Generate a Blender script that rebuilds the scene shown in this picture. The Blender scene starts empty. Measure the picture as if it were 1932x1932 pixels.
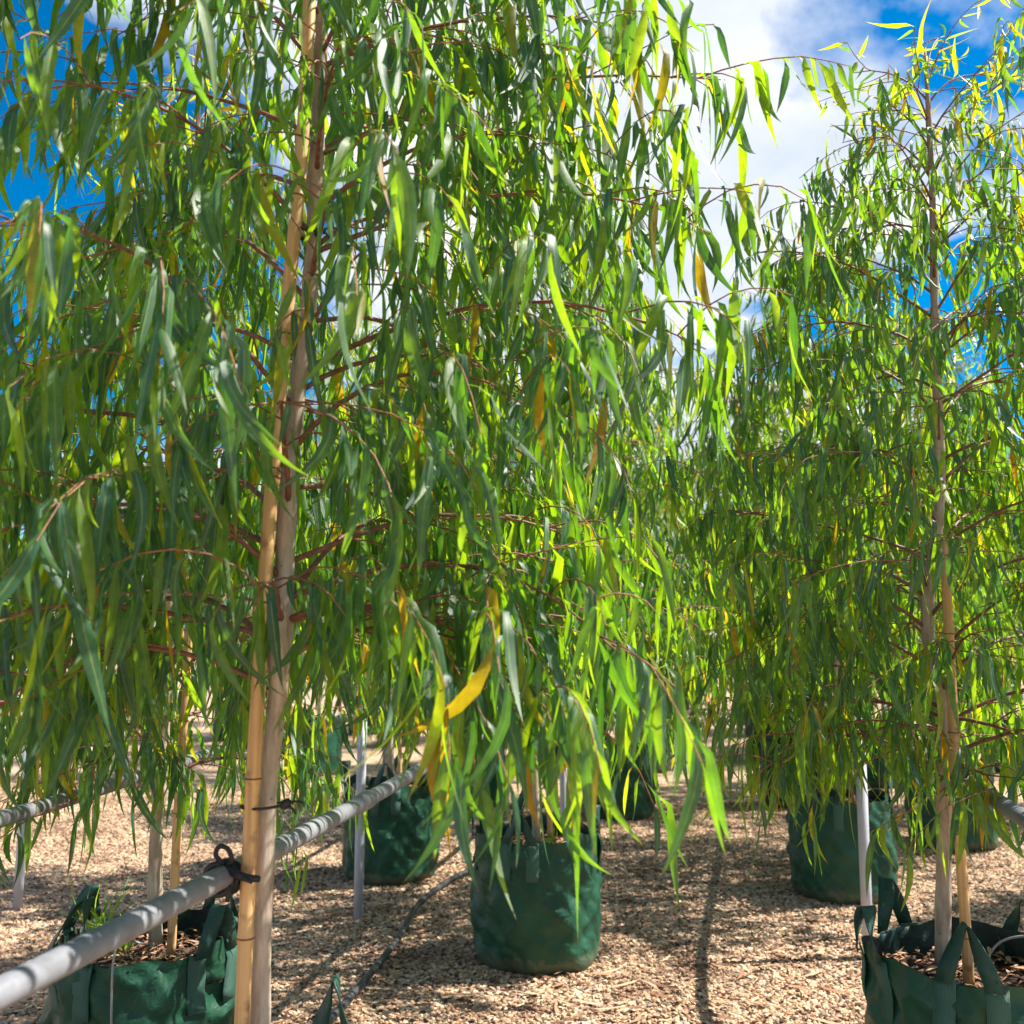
import bpy, math, random
import numpy as np
from mathutils import Vector

R_ = math.radians
sc = bpy.context.scene
col = sc.collection

# ------------------------------------------------------------------ camera
CAM_H, YAW, PITCH, FOV = 1.18, R_(11.5), R_(7.3), R_(55)
cam_d = bpy.data.cameras.new('camera')
cam = bpy.data.objects.new('camera', cam_d)
col.objects.link(cam)
cam.location = (0, 0, CAM_H)
cam.rotation_euler = (math.pi / 2 + PITCH, 0, YAW)
cam_d.sensor_width = 36
cam_d.lens = 18 / math.tan(FOV / 2)
cam_d.clip_start, cam_d.clip_end = 0.02, 2000
cam_d.dof.use_dof = True
cam_d.dof.focus_distance = 2.1
cam_d.dof.aperture_fstop = 5.6
sc.camera = cam

# ------------------------------------------------------------------ light
SUN_EL, SUN_DIR = R_(52), (0.93, 0.37)
SUN_AZ = math.atan2(SUN_DIR[0], SUN_DIR[1])
world = bpy.data.worlds.new('World')
sc.world = world
world.use_nodes = True
wt = world.node_tree
wt.nodes.clear()
def wn(t, **kw):
    n = wt.nodes.new(t)
    for k, v in kw.items():
        setattr(n, k, v)
    return n
sky = wn('ShaderNodeTexSky', sky_type='NISHITA', sun_disc=False)
sky.sun_elevation = SUN_EL
sky.sun_rotation = SUN_AZ
sky.air_density, sky.dust_density, sky.ozone_density = 1.0, 0.2, 3.0
hsv = wn('ShaderNodeHueSaturation')
hsv.inputs['Hue'].default_value = 0.497
hsv.inputs['Saturation'].default_value = 1.7
hsv.inputs['Value'].default_value = 1.3
wt.links.new(sky.outputs[0], hsv.inputs['Color'])
tc = wn('ShaderNodeTexCoord')
sep = wn('ShaderNodeSeparateXYZ')
wt.links.new(tc.outputs['Generated'], sep.inputs[0])
zz = wn('ShaderNodeMath', operation='MAXIMUM')
wt.links.new(sep.outputs['Z'], zz.inputs[0]); zz.inputs[1].default_value = 0.0
za = wn('ShaderNodeMath', operation='ADD')
wt.links.new(zz.outputs[0], za.inputs[0]); za.inputs[1].default_value = 0.28
dx = wn('ShaderNodeMath', operation='DIVIDE'); dy = wn('ShaderNodeMath', operation='DIVIDE')
wt.links.new(sep.outputs['X'], dx.inputs[0]); wt.links.new(za.outputs[0], dx.inputs[1])
wt.links.new(sep.outputs['Y'], dy.inputs[0]); wt.links.new(za.outputs[0], dy.inputs[1])
cmb = wn('ShaderNodeCombineXYZ')
wt.links.new(dx.outputs[0], cmb.inputs[0]); wt.links.new(dy.outputs[0], cmb.inputs[1])
CLOUD_OFF = (16.0002, 29.1483, 1.267)
cmap = wn('ShaderNodeMapping')
cmap.inputs['Location'].default_value = CLOUD_OFF
wt.links.new(cmb.outputs[0], cmap.inputs['Vector'])
cn = wn('ShaderNodeTexNoise')
cn.inputs['Scale'].default_value = 1.35
cn.inputs['Detail'].default_value = 8
cn.inputs['Roughness'].default_value = 0.55
cn.inputs['Distortion'].default_value = 0.25
wt.links.new(cmap.outputs[0], cn.inputs['Vector'])
cr = wn('ShaderNodeValToRGB')
cr.color_ramp.elements[0].position = 0.465
cr.color_ramp.elements[1].position = 0.53
wt.links.new(cn.outputs['Fac'], cr.inputs[0])
cn2 = wn('ShaderNodeTexNoise')
cn2.inputs['Scale'].default_value = 3.3
cn2.inputs['Detail'].default_value = 7
wt.links.new(cmap.outputs[0], cn2.inputs['Vector'])
cr2 = wn('ShaderNodeValToRGB')
cr2.color_ramp.elements[0].position = 0.36
cr2.color_ramp.elements[0].color = (6.2, 6.9, 8.2, 1)
cr2.color_ramp.elements[1].position = 0.62
cr2.color_ramp.elements[1].color = (9.2, 9.3, 9.5, 1)
wt.links.new(cn2.outputs['Fac'], cr2.inputs[0])
cmix = wn('ShaderNodeMix', data_type='RGBA')
wt.links.new(cr.outputs[0], cmix.inputs['Factor'])
wt.links.new(hsv.outputs[0], cmix.inputs['A'])
wt.links.new(cr2.outputs[0], cmix.inputs['B'])
bg = wn('ShaderNodeBackground')
bg.inputs['Strength'].default_value = 0.053
wt.links.new(cmix.outputs['Result'], bg.inputs['Color'])
wo = wn('ShaderNodeOutputWorld')
wt.links.new(bg.outputs[0], wo.inputs['Surface'])

sun_d = bpy.data.lights.new('sun', 'SUN')
sun_d.energy, sun_d.angle, sun_d.color = 5.0, R_(0.5), (1.0, 0.95, 0.86)
sun = bpy.data.objects.new('sun', sun_d)
col.objects.link(sun)
sv = Vector((SUN_DIR[0] * math.cos(SUN_EL), SUN_DIR[1] * math.cos(SUN_EL), math.sin(SUN_EL))).normalized()
sun.rotation_euler = sv.to_track_quat('Z', 'Y').to_euler()
sun.location = sv * 30

sc.view_settings.view_transform = 'Standard'
sc.view_settings.look = 'None'
sc.view_settings.exposure = 1.25
sc.view_settings.gamma = 1.0
sc.view_settings.use_curve_mapping = False
sc.render.engine = 'CYCLES'
sc.cycles.max_bounces = 6
sc.cycles.diffuse_bounces = 4
sc.cycles.glossy_bounces = 2
sc.cycles.transparent_max_bounces = 6

# ------------------------------------------------------------------ helpers
FPX = 966 / math.tan(FOV / 2)
Fv = np.array([-math.sin(YAW) * math.cos(PITCH), math.cos(YAW) * math.cos(PITCH), math.sin(PITCH)])
Rv = np.array([math.cos(YAW), math.sin(YAW), 0.0])
Uv = np.cross(Rv, Fv)
Cv = np.array([0, 0, CAM_H])

def aty(u, v, Y):
    """point at depth Y (metres along the rows) seen at u, v"""
    d = Fv + (u - 966) / FPX * Rv - (v - 966) / FPX * Uv
    return Cv + d * Y / d[1]

def project(P):
    d = P - Cv
    z = d @ Fv
    zs = np.where(np.abs(z) < 1e-6, 1e-6, z)
    return 966 + FPX * (d @ Rv) / zs, 966 - FPX * (d @ Uv) / zs, z

def unit(a):
    return a / np.maximum(np.linalg.norm(a, axis=-1, keepdims=True), 1e-9)

def mesh_data(name, verts, faces, mat, uv=None, tint=None, smooth=True):
    me = bpy.data.meshes.new(name)
    me.from_pydata(np.asarray(verts, dtype=float).reshape(-1, 3).tolist(), [], [tuple(int(i) for i in f) for f in faces])
    if mat is not None:
        me.materials.append(mat)
    if smooth:
        me.polygons.foreach_set('use_smooth', np.ones(len(me.polygons), dtype=bool))
    if uv is not None or tint is not None:
        li = np.empty(len(me.loops), dtype=np.int32)
        me.loops.foreach_get('vertex_index', li)
    if uv is not None:
        l = me.uv_layers.new(name='UVMap')
        l.data.foreach_set('uv', np.asarray(uv, dtype=np.float32)[li].ravel())
    if tint is not None:
        a = me.attributes.new('tint', 'FLOAT', 'POINT')
        a.data.foreach_set('value', np.asarray(tint, dtype=np.float32))
    me.update()
    return me

def link(name, me, parent=None, loc=None):
    o = bpy.data.objects.new(name, me)
    col.objects.link(o)
    if parent is not None:
        o.parent = parent
    if loc is not None:
        o.location = loc
    return o

def obj(name, verts, faces, mat, parent=None, loc=None, **kw):
    return link(name, mesh_data(name, verts, faces, mat, **kw), parent, loc)

def tag(o, label=None, cat=None, group=None, kind=None):
    if label: o['label'] = label
    if cat: o['category'] = cat
    if group: o['group'] = group
    if kind: o['kind'] = kind
    return o

def thing(name, loc, label, cat, group=None):
    o = link(name, None, None, loc)
    o.empty_display_size = 0.1
    return tag(o, label, cat, group)

def copy_tree(src, parent=None):
    c = src.copy()
    col.objects.link(c)
    c.parent = parent
    for ch in list(src.children):
        copy_tree(ch, c)
    return c

def tube(path, radii, sides=10, caps=True, wob=0.0, rng=None):
    path = np.asarray(path, float)
    n = len(path)
    radii = np.broadcast_to(np.asarray(radii, float), (n,))
    t = unit(np.gradient(path, axis=0))
    ref = np.array([0.0, 0.0, 1.0]) if abs(t[0][2]) < 0.8 else np.array([1.0, 0.0, 0.0])
    V = []
    s = unit(np.cross(t[0], ref))
    ang = np.arange(sides) / sides * 2 * math.pi
    for i in range(n):
        s = unit(s - t[i] * (s @ t[i]))
        b = np.cross(t[i], s)
        r = radii[i]
        rr = np.full(sides, r)
        if wob and rng is not None:
            rr = rr * (1 + rng.uniform(-wob, wob, sides))
        V.append(path[i] + np.outer(np.cos(ang) * rr, s) + np.outer(np.sin(ang) * rr, b))
    V = np.concatenate(V)
    F = []
    for i in range(n - 1):
        for k in range(sides):
            k2 = (k + 1) % sides
            F.append((i * sides + k, i * sides + k2, (i + 1) * sides + k2, (i + 1) * sides + k))
    if caps:
        F.append(tuple(range(sides - 1, -1, -1)))
        F.append(tuple(range((n - 1) * sides, n * sides)))
    return V, F

def merge(parts):
    V, F, o = [], [], 0
    for v, f in parts:
        V.append(v)
        F += [tuple(i + o for i in ff) for ff in f]
        o += len(v)
    return np.concatenate(V), F

def smooth_path(pts, n):
    """Catmull-Rom through the points"""
    p = np.asarray(pts, float)
    p = np.vstack([2 * p[0] - p[1], p, 2 * p[-1] - p[-2]])
    m = len(p) - 3
    ts = np.linspace(0, m - 1e-6, n)
    out = []
    for t in ts:
        i = int(t); u = t - i
        a, b, c, d = p[i], p[i + 1], p[i + 2], p[i + 3]
        out.append(0.5 * (2 * b + (c - a) * u + (2 * a - 5 * b + 4 * c - d) * u * u + (3 * b - a - 3 * c + d) * u ** 3))
    return np.array(out)

def ribbon(path, side, width, thick):
    """flat strap along a path; side = width direction at each point"""
    path = np.asarray(path, float); side = unit(np.asarray(side, float))
    t = unit(np.gradient(path, axis=0))
    nrm = unit(np.cross(t, side))
    n = len(path)
    w = np.broadcast_to(np.asarray(width, float), (n,))[:, None]
    cols = [path - side * w / 2 + nrm * thick / 2, path + nrm * thick * 0.8, path + side * w / 2 + nrm * thick / 2,
            path + side * w / 2 - nrm * thick / 2, path - nrm * thick * 0.3, path - side * w / 2 - nrm * thick / 2]
    V = np.stack(cols, 1).reshape(-1, 3)
    F = []
    for i in range(n - 1):
        for k in range(6):
            k2 = (k + 1) % 6
            F.append((i * 6 + k, i * 6 + k2, (i + 1) * 6 + k2, (i + 1) * 6 + k))
    F.append((5, 4, 3, 2, 1, 0)); F.append(tuple((n - 1) * 6 + k for k in range(6)))
    return V, F

# ------------------------------------------------------------------ materials
def mat(name):
    m = bpy.data.materials.new(name)
    m.use_nodes = True
    nt = m.node_tree
    nt.nodes.clear()
    out = nt.nodes.new('ShaderNodeOutputMaterial')
    return m, nt, out

def N(nt, t, ins=None, **kw):
    n = nt.nodes.new(t)
    for k, v in kw.items():
        setattr(n, k, v)
    if ins:
        for k, v in ins.items():
            if hasattr(v, 'is_linked') or isinstance(v, bpy.types.NodeSocket):
                nt.links.new(v, n.inputs[k])
            else:
                n.inputs[k].default_value = v
    return n

def ramp(nt, fac, stops, interp='LINEAR'):
    r = nt.nodes.new('ShaderNodeValToRGB')
    r.color_ramp.interpolation = interp
    e = r.color_ramp.elements
    while len(e) > 1:
        e.remove(e[-1])
    e[0].position, e[0].color = stops[0][0], (*stops[0][1], 1)
    for p, c in stops[1:]:
        x = e.new(p); x.color = (*c, 1)
    nt.links.new(fac, r.inputs[0])
    return r.outputs[0]

def principled(nt, out, **ins):
    b = N(nt, 'ShaderNodeBsdfPrincipled', ins)
    nt.links.new(b.outputs[0], out.inputs['Surface'])
    return b

def bump(nt, h, strength=0.3, dist=0.01):
    return N(nt, 'ShaderNodeBump', {'Height': h, 'Strength': strength, 'Distance': dist}).outputs[0]

def leaf_material():
    m, nt, out = mat('gum_leaf')
    a = N(nt, 'ShaderNodeAttribute', attribute_name='tint')
    uv = N(nt, 'ShaderNodeUVMap', uv_map='UVMap')
    s = N(nt, 'ShaderNodeSeparateXYZ', {0: uv.outputs[0]})
    base = ramp(nt, a.outputs['Fac'], [(0.0, (0.012, 0.060, 0.046)), (0.35, (0.016, 0.076, 0.044)), (0.65, (0.028, 0.105, 0.040)),
                                       (0.86, (0.085, 0.15, 0.02)), (0.915, (0.20, 0.20, 0.015)), (0.955, (0.36, 0.22, 0.01)), (0.99, (0.40, 0.13, 0.01)), (1.0, (0.22, 0.10, 0.04))])
    tr = ramp(nt, a.outputs['Fac'], [(0.0, (0.16, 0.46, 0.025)), (0.35, (0.31, 0.65, 0.010)), (0.65, (0.51, 0.77, 0.008)),
                                     (0.86, (0.64, 0.80, 0.008)), (0.915, (0.70, 0.66, 0.01)), (0.955, (0.78, 0.48, 0.008)), (0.99, (0.75, 0.30, 0.008)), (1.0, (0.35, 0.16, 0.04))])
    # midrib: paler line along the middle of the blade, plus faint blotches
    d = N(nt, 'ShaderNodeMath', {0: s.outputs[0], 1: 0.5}, operation='SUBTRACT')
    d = N(nt, 'ShaderNodeMath', {0: d.outputs[0]}, operation='ABSOLUTE')
    rib = ramp(nt, d.outputs[0], [(0.0, (1, 1, 1)), (0.045, (0.55, 0.55, 0.55)), (0.09, (0, 0, 0))])
    g = N(nt, 'ShaderNodeNewGeometry')
    nz = N(nt, 'ShaderNodeTexNoise', {'Vector': g.outputs['Position'], 'Scale': 55.0, 'Detail': 3.0})
    nzr = ramp(nt, nz.outputs['Fac'], [(0.3, (0.78, 0.78, 0.78)), (0.7, (1.18, 1.18, 1.18))])
    mixb = N(nt, 'ShaderNodeMix', {'Factor': rib, 'A': base, 'B': (0.20, 0.26, 0.08, 1)}, data_type='RGBA')
    mulb = N(nt, 'ShaderNodeMix', {'Factor': 1.0, 'A': mixb.outputs['Result'], 'B': nzr}, data_type='RGBA', blend_type='MULTIPLY')
    mult = N(nt, 'ShaderNodeMix', {'Factor': 1.0, 'A': tr, 'B': nzr}, data_type='RGBA', blend_type='MULTIPLY')
    nsp = N(nt, 'ShaderNodeTexNoise', {'Vector': g.outputs['Position'], 'Scale': 170.0, 'Detail': 2.0})
    spot = ramp(nt, nsp.outputs['Fac'], [(0.68, (0, 0, 0)), (0.74, (0.75, 0.75, 0.75))])
    tipn = N(nt, 'ShaderNodeMath', {0: nz.outputs['Fac'], 1: 0.22, 2: -0.11}, operation='MULTIPLY_ADD')
    tipv = N(nt, 'ShaderNodeMath', {0: s.outputs[1], 1: tipn.outputs[0]}, operation='ADD')
    tip = ramp(nt, tipv.outputs[0], [(0.93, (0, 0, 0)), (0.985, (0.8, 0.8, 0.8))])
    dry = N(nt, 'ShaderNodeMath', {0: spot, 1: tip}, operation='MAXIMUM')
    mulb = N(nt, 'ShaderNodeMix', {'Factor': dry.outputs[0], 'A': mulb.outputs['Result'], 'B': (0.17, 0.095, 0.035, 1)}, data_type='RGBA')
    mult = N(nt, 'ShaderNodeMix', {'Factor': dry.outputs[0], 'A': mult.outputs['Result'], 'B': (0.34, 0.19, 0.03, 1)}, data_type='RGBA')
    # side veins as fine relief
    vx = N(nt, 'ShaderNodeMath', {0: s.outputs[1], 1: d.outputs[0]}, operation='SUBTRACT')
    vs = N(nt, 'ShaderNodeMath', {0: vx.outputs[0], 1: 190.0}, operation='MULTIPLY')
    vs = N(nt, 'ShaderNodeMath', {0: vs.outputs[0]}, operation='SINE')
    bp = bump(nt, vs.outputs[0], 0.18, 0.0006)
    p = N(nt, 'ShaderNodeBsdfPrincipled', {'Base Color': mulb.outputs['Result'], 'Roughness': 0.44, 'Specular IOR Level': 0.5, 'Normal': bp,
                                          'Coat Weight': 0.22, 'Coat Roughness': 0.38})
    t = N(nt, 'ShaderNodeBsdfTranslucent', {'Color': mult.outputs['Result']})
    thick = N(nt, 'ShaderNodeMapRange', {'Value': a.outputs['Fac'], 'From Min': 0.1, 'From Max': 0.8, 'To Min': 0.27, 'To Max': 0.62})
    mx = N(nt, 'ShaderNodeMixShader', {0: thick.outputs[0], 1: p.outputs[0], 2: t.outputs[0]})
    nt.links.new(mx.outputs[0], out.inputs['Surface'])
    return m

def bark_material():
    m, nt, out = mat('smooth_bark')
    tcn = N(nt, 'ShaderNodeTexCoord')
    mp = N(nt, 'ShaderNodeMapping', {'Vector': tcn.outputs['Object'], 'Scale': (60, 60, 11)})
    n1 = N(nt, 'ShaderNodeTexNoise', {'Vector': mp.outputs[0], 'Scale': 1.0, 'Detail': 6.0, 'Roughness': 0.65})
    c1 = ramp(nt, n1.outputs['Fac'], [(0.25, (0.13, 0.085, 0.055)), (0.42, (0.36, 0.295, 0.23)), (0.6, (0.50, 0.43, 0.35)), (0.8, (0.62, 0.56, 0.48))])
    n2 = N(nt, 'ShaderNodeTexNoise', {'Vector': tcn.outputs['Object'], 'Scale': 9.0, 'Detail': 4.0})
    sepz = N(nt, 'ShaderNodeSeparateXYZ', {0: tcn.outputs['Object']})
    add = N(nt, 'ShaderNodeMath', {0: n2.outputs['Fac'], 1: 0.55, 2: 0.0}, operation='MULTIPLY_ADD')
    hz = N(nt, 'ShaderNodeMapRange', {'Value': sepz.outputs[2], 'From Min': 0.9, 'From Max': 2.0, 'To Min': -0.15, 'To Max': 0.55})
    ad = N(nt, 'ShaderNodeMath', {0: hz.outputs[0], 1: add.outputs[0]}, operation='ADD')
    mxf = N(nt, 'ShaderNodeClamp', {0: ad.outputs[0]})
    young = ramp(nt, n1.outputs['Fac'], [(0.25, (0.09, 0.045, 0.03)), (0.55, (0.22, 0.12, 0.085)), (0.8, (0.34, 0.22, 0.16))])
    mx = N(nt, 'ShaderNodeMix', {'Factor': mxf.outputs[0], 'A': c1, 'B': young}, data_type='RGBA')
    # dark lenticels
    v = N(nt, 'ShaderNodeTexVoronoi', {'Vector': tcn.outputs['Object'], 'Scale': 42.0})
    sp = ramp(nt, v.outputs['Distance'], [(0.05, (0.35, 0.3, 0.28)), (0.12, (1, 1, 1))])
    mm = N(nt, 'ShaderNodeMix', {'Factor': 0.8, 'A': mx.outputs['Result'], 'B': sp}, data_type='RGBA', blend_type='MULTIPLY')
    principled(nt, out, **{'Base Color': mm.outputs['Result'], 'Roughness': 0.75, 'Normal': bump(nt, n1.outputs['Fac'], 0.5, 0.003)})
    return m

def twig_material():
    m, nt, out = mat('red_twig')
    a = N(nt, 'ShaderNodeAttribute', attribute_name='tint')
    g = N(nt, 'ShaderNodeNewGeometry')
    nz = N(nt, 'ShaderNodeTexNoise', {'Vector': g.outputs['Position'], 'Scale': 90.0, 'Detail': 3.0})
    c = ramp(nt, a.outputs['Fac'], [(0.0, (0.16, 0.085, 0.06)), (0.5, (0.24, 0.085, 0.055)), (1.0, (0.34, 0.15, 0.06))])
    k = ramp(nt, nz.outputs['Fac'], [(0.3, (0.6, 0.6, 0.6)), (0.7, (1.25, 1.2, 1.2))])
    mm = N(nt, 'ShaderNodeMix', {'Factor': 1.0, 'A': c, 'B': k}, data_type='RGBA', blend_type='MULTIPLY')
    principled(nt, out, **{'Base Color': mm.outputs['Result'], 'Roughness': 0.6})
    return m

def bamboo_material():
    m, nt, out = mat('bamboo')
    tcn = N(nt, 'ShaderNodeTexCoord')
    mp = N(nt, 'ShaderNodeMapping', {'Vector': tcn.outputs['Object'], 'Scale': (140, 140, 3)})
    n1 = N(nt, 'ShaderNodeTexNoise', {'Vector': mp.outputs[0], 'Scale': 1.0, 'Detail': 5.0})
    c = ramp(nt, n1.outputs['Fac'], [(0.25, (0.38, 0.20, 0.075)), (0.5, (0.55, 0.33, 0.14)), (0.8, (0.68, 0.46, 0.22))])
    n2 = N(nt, 'ShaderNodeTexNoise', {'Vector': tcn.outputs['Object'], 'Scale': 30.0, 'Detail': 4.0})
    k = ramp(nt, n2.outputs['Fac'], [(0.28, (0.35, 0.25, 0.2)), (0.42, (1, 1, 1)), (0.75, (1.15, 1.1, 1.05))])
    mm = N(nt, 'ShaderNodeMix', {'Factor': 0.75, 'A': c, 'B': k}, data_type='RGBA', blend_type='MULTIPLY')
    principled(nt, out, **{'Base Color': mm.outputs['Result'], 'Roughness': 0.5, 'Normal': bump(nt, n1.outputs['Fac'], 0.25, 0.001)})
    return m

def bag_material(name, dark, light, weave=520.0):
    m, nt, out = mat(name)
    tcn = N(nt, 'ShaderNodeTexCoord')
    n1 = N(nt, 'ShaderNodeTexNoise', {'Vector': tcn.outputs['Object'], 'Scale': 7.0, 'Detail': 6.0, 'Roughness': 0.6})
    c = ramp(nt, n1.outputs['Fac'], [(0.3, dark), (0.7, light)])
    n3 = N(nt, 'ShaderNodeTexNoise', {'Vector': tcn.outputs['Object'], 'Scale': 38.0, 'Detail': 5.0})
    dust = ramp(nt, n3.outputs['Fac'], [(0.64, (0, 0, 0)), (0.8, (0.22, 0.22, 0.22))])
    cd = N(nt, 'ShaderNodeMix', {'Factor': dust, 'A': c, 'B': (0.22, 0.19, 0.14, 1)}, data_type='RGBA')
    sz = N(nt, 'ShaderNodeSeparateXYZ', {0: tcn.outputs['Object']})
    zz2 = N(nt, 'ShaderNodeMath', {0: n3.outputs['Fac'], 1: -0.10, 2: sz.outputs[2]}, operation='MULTIPLY_ADD')
    spl = ramp(nt, zz2.outputs[0], [(0.0, (0.28, 0.28, 0.28)), (0.02, (0, 0, 0))])
    cd = N(nt, 'ShaderNodeMix', {'Factor': spl, 'A': cd.outputs['Result'], 'B': (0.20, 0.15, 0.10, 1)}, data_type='RGBA')
    w1 = N(nt, 'ShaderNodeTexWave', {'Vector': tcn.outputs['UV'], 'Scale': weave / 2}, wave_type='BANDS', bands_direction='X')
    w2 = N(nt, 'ShaderNodeTexWave', {'Vector': tcn.outputs['UV'], 'Scale': weave / 6}, wave_type='BANDS', bands_direction='Y')
    ww = N(nt, 'ShaderNodeMath', {0: w1.outputs['Fac'], 1: w2.outputs['Fac']}, operation='ADD')
    n2 = N(nt, 'ShaderNodeTexNoise', {'Vector': tcn.outputs['Object'], 'Scale': 26.0, 'Detail': 4.0, 'Distortion': 0.8})
    b1 = N(nt, 'ShaderNodeBump', {'Height': n2.outputs['Fac'], 'Strength': 0.45, 'Distance': 0.012})
    b2 = N(nt, 'ShaderNodeBump', {'Height': ww.outputs[0], 'Strength': 0.12, 'Distance': 0.0008, 'Normal': b1.outputs[0]})
    principled(nt, out, **{'Base Color': cd.outputs['Result'], 'Roughness': 0.45, 'Specular IOR Level': 0.28, 'Normal': b2.outputs[0]})
    return m

def patch_material():
    m, nt, out = mat('stitched_webbing')
    tcn = N(nt, 'ShaderNodeTexCoord')
    w = N(nt, 'ShaderNodeTexWave', {'Vector': tcn.outputs['UV'], 'Scale': 5.0, 'Distortion': 0.6}, wave_type='BANDS', bands_direction='X')
    w2 = N(nt, 'ShaderNodeTexWave', {'Vector': tcn.outputs['UV'], 'Scale': 16.0, 'Distortion': 0.4}, wave_type='BANDS', bands_direction='Y')
    mlt = N(nt, 'ShaderNodeMath', {0: w.outputs['Fac'], 1: w2.outputs['Fac']}, operation='MULTIPLY')
    c = ramp(nt, mlt.outputs[0], [(0.15, (0.022, 0.085, 0.06)), (0.5, (0.07, 0.20, 0.15))])
    principled(nt, out, **{'Base Color': c, 'Roughness': 0.55, 'Normal': bump(nt, mlt.outputs[0], 0.6, 0.002)})
    return m

def plain(name, colr, rough=0.5, scale=40.0, var=0.25, bump_s=0.0, metallic=0.0, spec=0.5):
    m, nt, out = mat(name)
    tcn = N(nt, 'ShaderNodeTexCoord')
    n1 = N(nt, 'ShaderNodeTexNoise', {'Vector': tcn.outputs['Object'], 'Scale': scale, 'Detail': 5.0, 'Roughness': 0.65})
    lo = tuple(c * (1 - var) for c in colr); hi = tuple(min(1, c * (1 + var)) for c in colr)
    c = ramp(nt, n1.outputs['Fac'], [(0.3, lo), (0.7, hi)])
    ins = {'Base Color': c, 'Roughness': rough, 'Metallic': metallic, 'Specular IOR Level': spec}
    if bump_s:
        ins['Normal'] = bump(nt, n1.outputs['Fac'], bump_s, 0.01)
    principled(nt, out, **ins)
    return m

def ground_material():
    m, nt, out = mat('gravel_ground')
    g = N(nt, 'ShaderNodeNewGeometry')
    v = N(nt, 'ShaderNodeTexVoronoi', {'Vector': g.outputs['Position'], 'Scale': 75.0, 'Randomness': 1.0})
    hs = N(nt, 'ShaderNodeSeparateXYZ', {0: v.outputs['Color']})
    c = ramp(nt, hs.outputs[0], [(0.0, (0.09, 0.05, 0.03)), (0.2, (0.28, 0.175, 0.10)), (0.5, (0.54, 0.38, 0.25)), (0.8, (0.66, 0.50, 0.35)), (1.0, (0.40, 0.20, 0.10))])
    n1 = N(nt, 'ShaderNodeTexNoise', {'Vector': g.outputs['Position'], 'Scale': 1.6, 'Detail': 6.0, 'Roughness': 0.6})
    k = ramp(nt, n1.outputs['Fac'], [(0.3, (0.72, 0.66, 0.62)), (0.55, (1, 1, 1)), (0.75, (1.12, 1.08, 1.02))])
    mm = N(nt, 'ShaderNodeMix', {'Factor': 1.0, 'A': c, 'B': k}, data_type='RGBA', blend_type='MULTIPLY')
    hgt = N(nt, 'ShaderNodeMath', {0: 1.0, 1: v.outputs['Distance']}, operation='SUBTRACT')
    principled(nt, out, **{'Base Color': mm.outputs['Result'], 'Roughness': 0.9, 'Normal': bump(nt, hgt.outputs[0], 0.8, 0.012)})
    return m

def pebble_material():
    m, nt, out = mat('gravel_chip')
    oi = N(nt, 'ShaderNodeObjectInfo')
    c = ramp(nt, oi.outputs['Random'], [(0.0, (0.05, 0.028, 0.016)), (0.16, (0.16, 0.085, 0.045)), (0.32, (0.42, 0.28, 0.175)), (0.5, (0.58, 0.42, 0.275)),
                                        (0.7, (0.70, 0.54, 0.37)), (0.85, (0.46, 0.24, 0.12)), (0.93, (0.27, 0.23, 0.19)), (1.0, (0.66, 0.53, 0.37))])
    tcn = N(nt, 'ShaderNodeTexCoord')
    n1 = N(nt, 'ShaderNodeTexNoise', {'Vector': tcn.outputs['Object'], 'Scale': 2.0, 'Detail': 4.0})
    k = ramp(nt, n1.outputs['Fac'], [(0.3, (0.75, 0.72, 0.7)), (0.7, (1.15, 1.12, 1.1))])
    mm = N(nt, 'ShaderNodeMix', {'Factor': 1.0, 'A': c, 'B': k}, data_type='RGBA', blend_type='MULTIPLY')
    gp = N(nt, 'ShaderNodeNewGeometry')
    n2 = N(nt, 'ShaderNodeTexNoise', {'Vector': gp.outputs['Position'], 'Scale': 2.2, 'Detail': 5.0, 'Roughness': 0.65})
    k2 = ramp(nt, n2.outputs['Fac'], [(0.34, (0.5, 0.42, 0.38)), (0.5, (1, 1, 1)), (0.7, (1.1, 1.08, 1.04))])
    mm = N(nt, 'ShaderNodeMix', {'Factor': 1.0, 'A': mm.outputs['Result'], 'B': k2}, data_type='RGBA', blend_type='MULTIPLY')
    principled(nt, out, **{'Base Color': mm.outputs['Result'], 'Roughness': 0.85})
    return m

def litter_material():
    m, nt, out = mat('dead_leaf')
    a = N(nt, 'ShaderNodeAttribute', attribute_name='tint')
    c = ramp(nt, a.outputs['Fac'], [(0.0, (0.10, 0.045, 0.025)), (0.35, (0.26, 0.12, 0.065)), (0.7, (0.42, 0.22, 0.12)), (1.0, (0.50, 0.36, 0.24))])
    principled(nt, out, **{'Base Color': c, 'Roughness': 0.8})
    return m

M_LEAF, M_BARK, M_TWIG, M_BAMBOO = leaf_material(), bark_material(), twig_material(), bamboo_material()
M_BAG = bag_material('green_woven_fabric', (0.007, 0.044, 0.024), (0.018, 0.088, 0.048))
M_LINING = bag_material('dark_bag_lining', (0.010, 0.022, 0.020), (0.018, 0.04, 0.034))
M_STRAP = bag_material('dark_green_webbing', (0.012, 0.045, 0.036), (0.024, 0.08, 0.06))
M_PATCH = patch_material()
M_SOIL = plain('potting_soil', (0.075, 0.042, 0.03), 0.95, 60, 0.7, 0.8)
M_MULCH = litter_material()
M_PIPE = plain('grey_plastic_pipe', (0.19, 0.195, 0.215), 0.42, 30, 0.28)
M_POST = plain('pale_plastic_post', (0.42, 0.42, 0.47), 0.4, 14, 0.12)
M_TIE = plain('black_tie', (0.012, 0.012, 0.014), 0.6, 80, 0.5)
M_HOSE = plain('black_poly_hose', (0.05, 0.05, 0.055), 0.45, 25, 0.6)
M_DRIP = plain('grey_drip_tube', (0.30, 0.29, 0.28), 0.5, 50, 0.2)
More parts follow.
